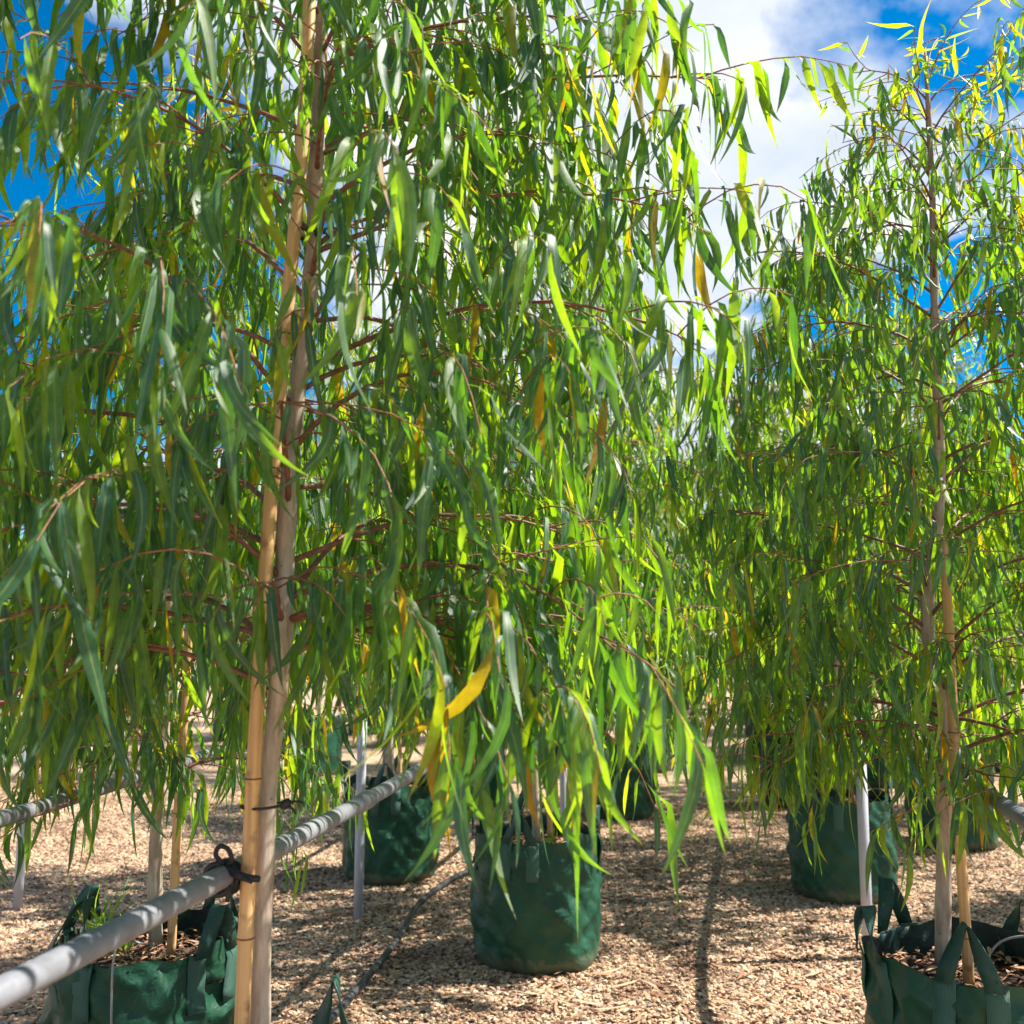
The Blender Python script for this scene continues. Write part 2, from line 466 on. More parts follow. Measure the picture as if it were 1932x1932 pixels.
M_GROUND, M_PEBBLE = ground_material(), pebble_material()

# ------------------------------------------------------------------ ground
rng = np.random.default_rng(7)
def ground():
    xs = np.concatenate([[-600, -200, -60, -25], np.linspace(-12, 12, 49), [25, 60, 200, 600]])
    ys = np.concatenate([[-300, -60, -15], np.linspace(-4, 24, 57), [40, 80, 200, 700]])
    V, F = [], []
    for y in ys:
        for x in xs:
            z = 0.012 * math.sin(x * 1.7 + y * 0.6) + 0.010 * math.sin(y * 1.3 - x * 0.8) if abs(x) < 12.5 and -4.5 < y < 24.5 else 0.0
            V.append((x, y, z - 0.012))
    nx = len(xs)
    for j in range(len(ys) - 1):
        for i in range(nx - 1):
            F.append((j * nx + i, j * nx + i + 1, (j + 1) * nx + i + 1, (j + 1) * nx + i))
    o = obj('ground', V, F, M_GROUND)
    tag(o, kind='structure')
    return o
ground()
def gz(x, y):
    return 0.012 * np.sin(x * 1.7 + y * 0.6) + 0.010 * np.sin(y * 1.3 - x * 0.8) - 0.012

def pebble_mesh(seed):
    r = np.random.default_rng(seed)
    import bmesh
    bm = bmesh.new()
    bmesh.ops.create_icosphere(bm, subdivisions=1, radius=0.5)
    for v in bm.verts:
        v.co *= 1 + r.uniform(-0.28, 0.28)
        v.co.y *= 0.72; v.co.z *= 0.45
    me = bpy.data.meshes.new('gravel_chip')
    bm.to_mesh(me); bm.free()
    me.materials.append(M_PEBBLE)
    return me

def gravel():
    # the strip of ground in view gets real chips, spread by geometry nodes
    V, F = [], []
    yy = np.linspace(1.9, 7.6, 13)
    for y in yy:
        xl, xr = -0.90 * y - 0.1, 0.38 * y + 0.15
        for x in np.linspace(xl, xr, 17):
            V.append((x, y, float(gz(x, y)) + 0.002))
    for j in range(12):
        for i in range(16):
            F.append((j * 17 + i, j * 17 + i + 1, (j + 1) * 17 + i + 1, (j + 1) * 17 + i))
    o = obj('gravel', V, F, M_GROUND)
    tag(o, 'tan gravel chips scattered over the ground between the bags', 'gravel', kind='stuff')
    src = bpy.data.collections.new('gravel_chips')
    for s in range(5):
        src.objects.link(bpy.data.objects.new('gravel_chip', pebble_mesh(s)))
    ng = bpy.data.node_groups.new('scatter', 'GeometryNodeTree')
    ng.interface.new_socket('Geometry', in_out='INPUT', socket_type='NodeSocketGeometry')
    ng.interface.new_socket('Geometry', in_out='OUTPUT', socket_type='NodeSocketGeometry')
    gi = ng.nodes.new('NodeGroupInput'); go = ng.nodes.new('NodeGroupOutput')
    dp = N(ng, 'GeometryNodeDistributePointsOnFaces', {'Density': 6000.0, 'Seed': 3})
    ci = N(ng, 'GeometryNodeCollectionInfo', {'Collection': src, 'Separate Children': True, 'Reset Children': True})
    rr = N(ng, 'FunctionNodeRandomValue', data_type='FLOAT_VECTOR')
    rr.inputs[0].default_value = (-0.6, -0.6, 0); rr.inputs[1].default_value = (0.6, 0.6, 6.283)
    rs = N(ng, 'FunctionNodeRandomValue', data_type='FLOAT')
    rs.inputs[2].default_value = 0.007; rs.inputs[3].default_value = 0.026
    ip = N(ng, 'GeometryNodeInstanceOnPoints', {'Points': dp.outputs[0], 'Instance': ci.outputs[0], 'Pick Instance': True,
                                               'Rotation': rr.outputs[0], 'Scale': rs.outputs[1]})
    ng.links.new(gi.outputs[0], dp.inputs['Mesh'])
    ng.links.new(ip.outputs[0], go.inputs[0])
    md = o.modifiers.new('scatter', 'NODES')
    md.node_group = ng
gravel()

# ------------------------------------------------------------------ leaves
ST = np.array([0.0, 0.075, 0.20, 0.36, 0.53, 0.70, 0.86, 1.0])
WD = np.array([0.05, 0.09, 0.70, 1.0, 0.92, 0.66, 0.32, 0.02])
ST_LO = np.array([0.0, 0.12, 0.38, 0.68, 1.0])
WD_LO = np.array([0.06, 0.35, 1.0, 0.72, 0.03])

def leaf_arrays(P, D0, L, W, rng, spread=0.2, lo=False, upturn=None):
    """vertices for n hanging sickle-shaped leaves: n x stations x 3 (or 2 across)"""
    st, wd = (ST_LO, WD_LO) if lo else (ST, WD)
    n, k = len(P), len(st)
    G = np.zeros((n, 3)); G[:, 2] = -1
    G[:, :2] += rng.normal(0, spread, (n, 2))
    if upturn is not None:
        G[:, 2] += upturn
        G[:, :2] += rng.normal(0, 0.5, (n, 2)) * (upturn[:, None] > 0.5)
    G = unit(G)
    phi = rng.uniform(0, 2 * math.pi, n)
    S0 = np.stack([np.cos(phi), np.sin(phi), np.zeros(n)], 1)
    falc = rng.normal(0, 0.75, n)          # sickle bend in the plane of the blade
    curl = rng.normal(0.0, 0.45, n)        # bend out of it
    twist = rng.normal(0, 0.7, n)
    cur = P.copy()
    V = np.empty((n, k, 2 if lo else 3, 3))
    prev = 0.0
    for i, t in enumerate(st):
        e = min(1.0, t / 0.42); e = e * e * (3 - 2 * e)
        d = unit(D0 * (1 - e) + G * e)
        s = unit(S0 - d * np.sum(S0 * d, 1, keepdims=True))
        nr = np.cross(d, s)
        a = twist * (t - 0.2)
        s2 = s * np.cos(a)[:, None] + nr * np.sin(a)[:, None]
        n2 = np.cross(d, s2)
        d = unit(d + s * (falc * (t - 0.35))[:, None] + nr * (curl * (t - 0.25))[:, None])
        cur = cur + d * (L * (t - prev))[:, None]
        prev = t
        w = (W * wd[i])[:, None] * 0.5
        if lo:
            V[:, i, 0] = cur - s2 * w; V[:, i, 1] = cur + s2 * w
        else:
            V[:, i, 0] = cur - s2 * w + n2 * w * 0.28
            V[:, i, 1] = cur
            V[:, i, 2] = cur + s2 * w + n2 * w * 0.28
    return V

def leaf_mesh(name, V, tint, matl):
    n, k, c, _ = V.shape
    idx = np.arange(n * k * c).reshape(n, k, c)
    q = np.stack([idx[:, :-1, :-1], idx[:, :-1, 1:], idx[:, 1:, 1:], idx[:, 1:, :-1]], -1).reshape(-1, 4)
    st = ST_LO if c == 2 else ST
    uv = np.empty((n, k, c, 2))
    uv[..., 0] = np.linspace(0, 1, c)[None, None, :]
    uv[..., 1] = st[None, :, None]
    tt = np.repeat(tint, k * c)
    me = bpy.data.meshes.new(name)
    nv, nf = n * k * c, len(q)
    me.vertices.add(nv); me.loops.add(nf * 4); me.polygons.add(nf)
    me.vertices.foreach_set('co', V.reshape(-1).astype(np.float32))
    me.loops.foreach_set('vertex_index', q.reshape(-1).astype(np.int32))
    me.polygons.foreach_set('loop_start', (np.arange(nf) * 4).astype(np.int32))
    me.materials.append(matl)
    me.polygons.foreach_set('use_smooth', np.ones(nf, dtype=bool))
    l = me.uv_layers.new(name='UVMap')
    l.data.foreach_set('uv', uv.reshape(-1, 2)[q.reshape(-1)].astype(np.float32).ravel())
    a = me.attributes.new('tint', 'FLOAT', 'POINT')
    a.data.foreach_set('value', tt.astype(np.float32))
    me.update(calc_edges=True)
    me.validate()
    return me

# ------------------------------------------------------------------ trees
def grow(path, n, rng, el0, el1, az, length, wander=0.25):
    """a limb leaving `path` (start point) that arches from elevation el0 to el1"""
    t = np.linspace(0, 1, n)
    el = el0 + (el1 - el0) * t ** 1.25
    az_ = az + np.cumsum(rng.normal(0, wander / n ** 0.5, n)) * 0.6
    el = el + np.cumsum(rng.normal(0, 0.16 / n ** 0.5, n))
    d = np.stack([np.cos(el) * np.cos(az_), np.cos(el) * np.sin(az_), np.sin(el)], 1)
    p = np.empty((n, 3)); p[0] = path
    for i in range(1, n):
        p[i] = p[i - 1] + d[i - 1] * length / (n - 1)
    return p, d

def grow_tree(seed, trunk, crown0=0.98, reach=0.72, nprim=30, leaf_len=0.155, dens=1.0, cam_side=0.0, side_cut=0.0, extra=()):
    """trunk: points from soil to tip (world). Returns trunk path, limbs [(main, [twigs])], leaf arrays"""
    rng = np.random.default_rng(seed)
    tp = smooth_path(trunk, 60)
    z0, z1 = tp[0, 2], tp[-1, 2]
    limbs, LP, LD, LT = [], [], [], []
    az = rng.uniform(0, 6.28)
    for i in range(nprim + len(extra)):
        f = (i + rng.uniform(0, 0.9)) / nprim
        z = crown0 + (z1 - 0.06 - crown0) * f
        k = int(np.searchsorted(tp[:, 2], z)); k = min(max(k, 1), 59)
        u = (z - tp[k - 1, 2]) / max(tp[k, 2] - tp[k - 1, 2], 1e-6)
        base = tp[k - 1] * (1 - u) + tp[k] * u
        az += 2.4 + rng.normal(0, 0.35)
        prof = np.interp(f, [0, 0.12, 0.45, 0.75, 1.0], [0.82, 1.0, 0.95, 0.66, 0.28])
        ln = reach * prof * rng.uniform(0.75, 1.15)
        to_cam = math.atan2(Cv[1] - base[1], Cv[0] - base[0])
        ln *= 1 - cam_side * max(0.0, math.cos(az - to_cam)) - side_cut * max(0.0, math.cos(az))
        el0 = R_(np.interp(f, [0, 0.5, 1], [30, 42, 62]) + rng.normal(0, 8))
        el1 = R_(np.interp(f, [0, 0.5, 1], [-52, -34, 12]) + rng.normal(0, 14))
        if i >= nprim:          # limbs with a given height, bearing, length and arch
            z, azd, ln, e0d, e1d = extra[i - nprim]
            k = min(max(int(np.searchsorted(tp[:, 2], z)), 1), 59)
            base, f = tp[k], max(0.02, (z - crown0) / (z1 - crown0))
            az_keep, az, el0, el1 = az, R_(azd), R_(e0d), R_(e1d)
        n = max(6, int(ln / 0.045))
        main, md = grow(base, n, rng, el0, el1, az, ln)
        twigs = []
        nt = max(2, int(ln / 0.052))
        side = 1
        for j in range(nt):
            tt = 0.20 + 0.80 * (j + rng.uniform(0, 1)) / nt
            q = min(int(tt * (n - 1)), n - 1)
            side = -side
            azm = math.atan2(md[q, 1], md[q, 0]) + side * rng.uniform(0.45, 1.15)
            tl = rng.uniform(0.15, 0.42) * np.interp(f, [0, 0.7, 1], [1.1, 0.95, 0.55]) * (1.15 - 0.35 * tt)
            e0 = R_(rng.normal(8, 16)); e1 = R_(rng.normal(-64, 16)) if f < 0.85 else R_(rng.normal(-10, 30))
            tw, td = grow(main[q], 7, rng, e0, e1, azm, tl, 0.4)
            twigs.append(tw)
            m = max(3, int(tl / 0.021 * dens))
            for s in range(m):
                a = 0.18 + 0.82 * (s + rng.uniform(0, 0.7)) / m
                a = min(a, 0.999)
                x = a * 6; xi = int(x)
                LP.append(tw[xi] + (tw[min(xi + 1, 6)] - tw[xi]) * (x - xi))
                sd = rng.normal(0, 1, 3)
                LD.append(td[xi] * 0.7 + sd * 0.45); LT.append(f)
        m = int(ln * 0.6 / 0.04 * dens)
        for s in range(m):
            a = min(0.4 + 0.6 * (s + rng.uniform(0, 0.8)) / m, 0.999)
            x = a * (n - 1); xi = int(x)
            LP.append(main[xi] + (main[min(xi + 1, n - 1)] - main[xi]) * (x - xi))
            LD.append(md[xi] * 0.7 + rng.normal(0, 1, 3) * 0.45); LT.append(f)
        limbs.append((main, twigs, f, z))
    P, D, T = np.array(LP), unit(np.array(LD)), np.array(LT)
    n = len(P)
    L = leaf_len * rng.uniform(0.45, 1.35, n) * np.interp(T, [0, 0.75, 1], [1, 0.92, 0.55])
    W = 0.35 * leaf_len * 0.10 + 0.65 * L * rng.uniform(0.075, 0.125, n)
    tint = np.clip(rng.beta(1.3, 1.6, n) * 0.82 + T * 0.05, 0, 0.86)
    odd = rng.uniform(0, 1, n)
    tint = np.where(odd < 0.048, rng.uniform(0.89, 0.972, n), tint)
    tint = np.where((T > 0.86) & (odd > 0.6), rng.uniform(0.8, 0.97, n), tint)
    up = np.where(T > 0.9, rng.uniform(0.2, 1.5, n), 0.0)
    return tp, limbs, P, D, L, W, tint, up, rng

def trunk_mesh(tp, r0, r1, rng, limbs, base):
    n = len(tp)
    z = tp[:, 2]; f = (z - z[0]) / (z[-1] - z[0])
    r = r0 * (1 - f) ** 0.8 + r1
    r = r * (1 + 0.05 * np.sin(z * 23 + 1.3) + 0.04 * np.sin(z * 51))
    for main, tw, ff, lz in limbs:
        r = r + 0.0022 * np.exp(-((z - lz) / 0.018) ** 2)
    return tube(tp - base, r, 12, True, 0.05, rng)

def limb_mesh(main, twigs, base, r0, with_twigs=True, sides=5):
    n = len(main)
    parts = [tube(main - base, np.linspace(r0, 0.0011, n), sides + 1, True)]
    tints = [np.repeat(np.linspace(0.1, 0.7, n), sides + 1)]
    if with_twigs:
        for tw in twigs:
            parts.append(tube(tw - base, np.linspace(0.0017, 0.0008, len(tw)), 4, False))
            tints.append(np.repeat(np.linspace(0.4, 1.0, len(tw)), 4))
    v, f = merge(parts)
    return v, f, np.concatenate(tints)

def hero_tree(seed, trunk, label, group, nparts=300, r0=0.016, **kw):
    tp, limbs, P, D, L, W, tint, up, rng = grow_tree(seed, trunk, **kw)
    base = np.array([tp[0, 0], tp[0, 1], tp[0, 2]])
    root = thing('gum_tree', tuple(base), label, 'tree', group)
    v, f = trunk_mesh(tp, r0, 0.0025, rng, limbs, base)
    obj('trunk', v, f, M_BARK, root)
    for main, tw, ff, lz in limbs:
        v, f, ti = limb_mesh(main, tw, base, 0.0058 * np.interp(ff, [0, 1], [1.0, 0.5]))
        obj('branch', v, f, M_TWIG, root, tint=ti)
    V = leaf_arrays(P, D, L, W, rng, upturn=up)
    mid = V[:, 4, 1]
    u, w, z = project(mid)
    dist = np.linalg.norm(mid - Cv, axis=1)
    ok = (dist > 0.62) | (z < 0)
    # the inner crown is bare: few leaves close to the stem
    stem = np.stack([np.interp(mid[:, 2], tp[:, 2], tp[:, 0]), np.interp(mid[:, 2], tp[:, 2], tp[:, 1])], 1)
    ok &= (np.linalg.norm(mid[:, :2] - stem, axis=1) > 0.15) | (rng.uniform(0, 1, len(mid)) < 0.35) | (mid[:, 2] > tp[-1, 2] - 0.5)
    V, tint, mid, u, w, z, dist, L, W = V[ok], tint[ok], mid[ok], u[ok], w[ok], z[ok], dist[ok], L[ok], W[ok]
    show = (z > 0.2) & (u > 0) & (u < 1932) & (w > 0) & (w < 1932)
    score = np.where(show, L * W / dist ** 2, -1)
    order = np.argsort(-score)
    top = order[:nparts]; top = top[score[top] > 0]
    rest = np.setdiff1d(np.arange(len(V)), top)
    for i in top:
        c = V[i, 0, 1].copy()
        me = leaf_mesh('leaf', V[i:i + 1] - c, tint[i:i + 1], M_LEAF)
        link('leaf', me, root, tuple(c - base))
    fo = link('foliage', leaf_mesh('foliage', V[rest] - base, tint[rest], M_LEAF), root)
    tag(fo, kind='stuff')
    return root

def far_tree_proto(seed, height, **kw):
    rng0 = np.random.default_rng(seed + 100)
    pts = [(0, 0, 0.40)]
    x = y = 0.0
    for z in np.linspace(0.8, height, 5):
        x += rng0.normal(0, 0.018); y += rng0.normal(0, 0.018)
        pts.append((x, y, z))
    tp, limbs, P, D, L, W, tint, up, rng = grow_tree(seed, pts, **kw)
    base = np.array([0, 0, 0.0])
    mt = mesh_data('trunk', *trunk_mesh(tp, 0.015, 0.0025, rng, limbs, base), M_BARK)
    parts, tn = [], []
    for main, tw, ff, lz in limbs:
        v, f, ti = limb_mesh(main, tw, base, 0.0055 * np.interp(ff, [0, 1], [1.0, 0.5]), True, 3)
        parts.append((v, f)); tn.append(ti)
    v, f = merge(parts)
    mb = mesh_data('branches', v, f, M_TWIG, tint=np.concatenate(tn))
    mf = leaf_mesh('foliage', leaf_arrays(P, D, L, W, rng, lo=True, upturn=up), tint, M_LEAF)
    return mt, mb, mf

def far_tree(proto, x, y, rot, scale, label, group):
    mt, mb, mf = proto
    root = thing('gum_tree', (x, y, 0.0), label, 'tree', group)
    root.rotation_euler.z = rot
    root.scale = (scale,) * 3
    link('trunk', mt, root)
    tag(link('branches', mb, root), kind='stuff')
    tag(link('foliage', mf, root), kind='stuff')
    return root

# positions of the bags along the rows (x, y)
A, B, C = (-0.69, 1.46), (-1.43, 2.40), (-0.68, 3.82)
D_, E, F_, G = (-1.62, 4.90), (-0.66, 6.85), (0.57, 2.56), (0.57, 5.08)
I_, J, H_ = (1.33, 6.30), (-1.74, 7.1), (0.55, 7.6)

near_trunk = [aty(u, v, 1.45) for u, v in [(490, 1990), (492, 1800), (505, 1500), (522, 1330), (533, 1180), (541, 1000), (552, 850), (560, 740), (577, 630), (590, 480), (597, 330), (603, 150), (612, 0)]]
near_trunk += [near_trunk[-1] + np.array([0.02, 0.02, 0.30]), near_trunk[-1] + np.array([0.03, 0.03, 0.85])]
near_trunk[0][2] = 0.40
hero_tree(11, near_trunk, 'large drooping gum sapling tied to a pipe rail with a black rag', None,
          r0=0.0148, nprim=56, reach=0.76, crown0=1.08, leaf_len=0.15, dens=1.0, cam_side=0.46, side_cut=0.18,
          extra=[(1.19, -8, 0.50, 12, -58), (1.20, -22, 0.40, 14, -46), (1.22, 4, 0.60, 20, -50), (1.16, 195, 0.58, 22, -30), (1.30, -150, 0.50, 25, -50), (1.95, 4, 0.72, 24, -18), (2.10, 14, 0.55, 30, -25),
                 (2.25, 5, 0.50, 34, -25), (1.60, 4, 0.68, 28, -34), (1.78, 22, 0.70, 28, -30)])
left_trunk = [np.array(p) for p in [(-1.43, 2.42, 0.40), (-1.43, 2.40, 0.62), (-1.425, 2.40, 0.85), (-1.42, 2.40, 1.3), (-1.45, 2.42, 1.8), (-1.43, 2.44, 2.3), (-1.42, 2.44, 2.75)]]
hero_tree(23, left_trunk, 'gum sapling growing in the wrinkled green bag with weeds under the pipe rail', None, nprim=44, reach=0.68, crown0=0.78)
right_trunk = [aty(u, v, 2.60) for u, v in [(1778, 1830), (1780, 1650), (1781, 1500), (1786, 1380), (1776, 1300), (1752, 1200), (1751, 1110), (1765, 1020), (1773, 900), (1769, 760), (1764, 600), (1760, 400), (1752, 220), (1745, 90)]]
right_trunk[0][2] = 0.40
hero_tree(35, right_trunk, 'gum sapling with crooked trunk growing in the bag with dappled front straps', None, nprim=62, reach=0.68, crown0=0.78, r0=0.0165, dens=1.0, leaf_len=0.14, cam_side=0.42,
          extra=[(0.98, -28, 0.42, -5, -62), (0.95, 200, 0.50, 5, -62), (0.97, 150, 0.5, 10, -60)])
centre_trunk = [np.array(p) for p in [(C[0], C[1], 0.40), (C[0] - .01, C[1], 0.8), (C[0] + .02, C[1], 1.3), (C[0], C[1] + .02, 1.9), (C[0] + .03, C[1], 2.5), (C[0] + .05, C[1], 3.2)]]
hero_tree(47, centre_trunk, 'gum sapling growing in the smooth bag next to the black hose', None, nprim=54, reach=0.72, crown0=0.84)

PROTO = [far_tree_proto(61, 2.7, nprim=44, reach=0.70, crown0=0.78), far_tree_proto(72, 2.9, nprim=46, reach=0.70, crown0=0.82),
         far_tree_proto(83, 2.55, nprim=42, reach=0.68, crown0=0.76)]
rnd = random.Random(5)
named = [(D_, 'gum sapling in the bag between the hose and the pale post of the second rail'),
         (E, 'gum sapling in the bag behind the smooth centre bag in the same row'),
         (G, 'gum sapling in the bag right behind the pale post of the crooked-trunk row'),
         (I_, 'gum sapling in the bag seen behind the crooked trunk and its stake')]
for k, ((x, y), lab) in enumerate(named):
    far_tree(PROTO[k % 3], x, y, rnd.uniform(0, 6.28), (1.05, 1.18, 1.25, 1.1)[k], lab, 'gum saplings lined up in rows')
FAR = [J, H_, (1.32, 8.7), (-0.66, 9.3), (0.56, 10.1), (-1.5, 9.4), (-0.66, 11.7), (0.58, 12.6), (-1.5, 11.8), (1.32, 11.1),
       (-0.66, 14.2), (0.58, 15.0), (-1.5, 14.2), (1.32, 13.5), (2.65, 5.2), (2.65, 7.6), (2.65, 10.0), (2.65, 12.4), (-3.5, 8.4), (-3.5, 10.8), (-3.5, 13.2),
       (-4.3, 9.6), (-4.3, 12.0), (-5.6, 11.0), (-6.4, 13.0), (-7.6, 12.0), (-0.66, 17), (0.58, 17.5), (-1.5, 17), (1.32, 16.5)]
ROWS = [(-9, -2.5, 'across the open gravel beyond the lone post'), (-2.5, -1.0, 'in the second rail\'s row beyond its pale post'),
        (-1.0, 0, 'in the row beyond the smooth bag by the hose'), (0, 0.9, 'in the row beyond the half-hidden bag'), (0.9, 2, 'in the row of the bag behind the crooked trunk'),
        (2, 9, 'in the outer row past the crooked trunk')]
def row_of(x):
    return next(t for lo, hi, t in ROWS if lo <= x < hi)
for k, (x, y) in enumerate(FAR):
    far_tree(PROTO[(k * 2 + 1) % 3], x + rnd.uniform(-.04, .04), y, rnd.uniform(0, 6.28), rnd.uniform(0.98, 1.22),
             'small far gum sapling ' + row_of(x), 'gum saplings ' + row_of(x))

# ------------------------------------------------------------------ bags
from mathutils import noise as mnoise
BAG_H, BAG_R = 0.47, 0.235
WRINKLE = [1.0]

def bag_radius(a, z, ph):
    f = z / BAG_H
    r = BAG_R * np.interp(f, [0, 0.03, 0.10, 0.45, 0.8, 1.0], [0.86, 0.95, 0.99, 1.03, 0.99, 0.97])
    w = (0.006 * math.sin(3 * a + ph + 4 * f) + 0.0045 * math.sin(7 * a - 2.2 * ph + 9 * f) + 0.003 * math.sin(13 * a + ph * 3 - 14 * f)
         + 0.0035 * math.sin(5 * a + 21 * f + ph) * math.sin(2 * a + ph) + 0.002 * math.sin(19 * a + 33 * f + 2 * ph))
    top = max(0.0, (f - 0.72) / 0.28)
    q = mnoise.noise(Vector((math.cos(a) * 2.2 + ph, math.sin(a) * 2.2, f * 6.0 + 0.9 * math.sin(2 * a + ph))))
    q2 = mnoise.noise(Vector((math.cos(a) * 4.5 - ph, math.sin(a) * 4.5, f * 13.0 + 2.0 * a)))
    w += WRINKLE[0] * ((0.016 * (0.35 - abs(q))) + 0.007 * (0.3 - abs(q2))) * min(1.0, f * 6) * (1.0 if f < 0.93 else 0.6)
    w += top * (0.012 * math.sin(4 * a + ph * 1.7) + 0.006 * math.sin(9 * a + ph))
    return r + w

def rim_z(a, ph):
    return BAG_H + 0.012 * math.sin(3 * a + ph) + 0.006 * math.sin(8 * a + 2 * ph)

def make_bag(x, y, ph, label, group=None, handles=(0.4, 2.0, 3.6, 5.2), lean=(0, 0, 0, 0), detail=True, wr=1.0, hup=0.085, name='grow_bag', cat='plant bag'):
    WRINKLE[0] = wr
    rg = np.random.default_rng(int(ph * 1000) % 9999)
    root = thing(name, (x, y, float(gz(x, y)) - 0.008), label, cat, group)
    na = 128 if detail else 40
    zs = np.concatenate([[0.0, 0.006, 0.02], np.linspace(0.035, 0.445, 44 if detail else 14), [1.0]])
    V, UV, F = [(0, 0, 0.0)], [(0.5, 0)], []
    for zi in zs:
        for k in range(na):
            a = k / na * 2 * math.pi
            zt = rim_z(a, ph) if zi == 1.0 else zi
            r = bag_radius(a, min(zt, BAG_H), ph)
            V.append((r * math.cos(a), r * math.sin(a), zt)); UV.append((k / na, zt / BAG_H))
    for k in range(na):
        F.append((0, 1 + (k + 1) % na, 1 + k))
    for i in range(len(zs) - 1):
        for k in range(na):
            k2 = (k + 1) % na
            F.append((1 + i * na + k, 1 + i * na + k2, 1 + (i + 1) * na + k2, 1 + (i + 1) * na + k))
    obj('body', V, F, M_BAG, root, uv=UV)
    # inner wall from the rim down to the soil
    V, UV, F = [], [], []
    zi_ = [1.0, 0.46, 0.43, 0.40, 0.37]
    for q, zi in enumerate(zi_):
        for k in range(na):
            a = k / na * 2 * math.pi
            zt = rim_z(a, ph) + 0.0004 if q == 0 else zi
            r = bag_radius(a, min(zt, BAG_H), ph) - (0.0004 if q == 0 else 0.004)
            V.append((r * math.cos(a), r * math.sin(a), zt)); UV.append((k / na, zt / BAG_H))
    for i in range(len(zi_) - 1):
        for k in range(na):
            k2 = (k + 1) % na
            F.append((i * na + k2, i * na + k, (i + 1) * na + k, (i + 1) * na + k2))
    obj('lining', V, F, M_LINING, root, uv=UV)
    # soil
    V, F = [(0, 0, 0.405)], []
    for j, fr in enumerate((0.3, 0.6, 0.85, 1.0)):
        for k in range(na):
            a = k / na * 2 * math.pi
            r = (bag_radius(a, 0.40, ph) - 0.005) * fr
            V.append((r * math.cos(a), r * math.sin(a), 0.402 - 0.012 * fr + rg.normal(0, 0.004)))
    for k in range(na):
        F.append((0, 1 + k, 1 + (k + 1) % na))
    for i in range(3):
        for k in range(na):
            k2 = (k + 1) % na
            F.append((1 + i * na + k, 1 + (i + 1) * na + k, 1 + (i + 1) * na + k2, 1 + i * na + k2))
    obj('soil', V, F, M_SOIL, root)
    if detail:
        n = 420
        rr = 0.215 * np.sqrt(rg.uniform(0, 1, n)); aa = rg.uniform(0, 6.283, n)
        P = np.stack([rr * np.cos(aa), rr * np.sin(aa), np.full(n, 0.404) + rg.uniform(0, 0.016, n)], 1)
        ba = rg.uniform(0, 6.283, n)
        Dh = np.stack([np.cos(ba), np.sin(ba), rg.normal(0, 0.25, n)], 1)
        L = rg.uniform(0.015, 0.06, n); W = rg.uniform(0.004, 0.012, n)
        s = unit(np.cross(Dh, np.array([0, 0, 1.0]) + rg.normal(0, .3, (n, 3))))
        Vm = np.empty((n, 5, 2, 3))
        for i, t in enumerate(ST_LO):
            w = (W * WD_LO[i])[:, None] * 0.5 + 0.0006
            c = P + Dh * (L * (t - 0.5))[:, None]
            c[:, 2] += 0.006 * math.sin(t * 3)
            Vm[:, i, 0] = c - s * w; Vm[:, i, 1] = c + s * w
        rad = np.linalg.norm(Vm[..., :2], axis=-1).max((1, 2))
        keep = rad < 0.218
        tag(link('bark_mulch', leaf_mesh('bark_mulch', Vm[keep], rg.uniform(0, 1, keep.sum()), M_MULCH), root), kind='stuff')
    # strap loops: two stitched feet on the wall and a folded loop above the rim
    for h, a0 in enumerate(handles):
        half = 0.052 / BAG_R
        up = hup + 0.04 * rg.uniform()
        ln = lean[h] if h < len(lean) else 0.0
        pts, sides = [], []
        for sgn in (-1, 1):
            a = a0 + sgn * half
            er = np.array([math.cos(a), math.sin(a), 0]); et = np.array([-math.sin(a), math.cos(a), 0])
            seg = []
            for zz_ in np.linspace(BAG_H - 0.135, BAG_H - 0.005, 6):
                seg.append(er * (bag_radius(a, zz_, ph) + 0.004) + np.array([0, 0, zz_]))
            V_, F_2 = ribbon(seg, [et] * 6, 0.046, 0.003)
            uvp = np.array([(k / 5, i / 5 * 2.6) for i in range(6) for k in (0, 2.5, 5, 5, 2.5, 0)])
            obj('strap_patch', V_, F_2, M_PATCH, root, uv=uvp)
        ac = a0
        erc = np.array([math.cos(ac), math.sin(ac), 0]); etc_ = np.array([-math.sin(ac), math.cos(ac), 0])
        n = 17
        for i in range(n):
            t = i / (n - 1)
            a = a0 + half * (2 * t - 1)
            er = np.array([math.cos(a), math.sin(a), 0]); et = np.array([-math.sin(a), math.cos(a), 0])
            hz_ = math.sin(math.pi * t) ** 0.62
            z = BAG_H - 0.012 + (up + 0.012) * hz_
            r = bag_radius(a, BAG_H, ph) + 0.0075 + ln * hz_ ** 1.5
            sq = 1 - 0.55 * hz_            # the loop narrows towards its top
            p = erc * r + etc_ * (BAG_R * half * (2 * t - 1)) * sq + np.array([0, 0, z])
            pts.append(p)
            # strap faces the side at the feet and turns edge-on at the fold
            sides.append(et * (1 - hz_) + erc * hz_ * 0.9 + et * 0.25)
        Vh, Fh = ribbon(pts, sides, 0.039, 0.003)
        obj('handle', Vh, Fh, M_STRAP, root, uv=np.array([(k / 6, i / 8) for i in range(n) for k in range(6)]))
    return root

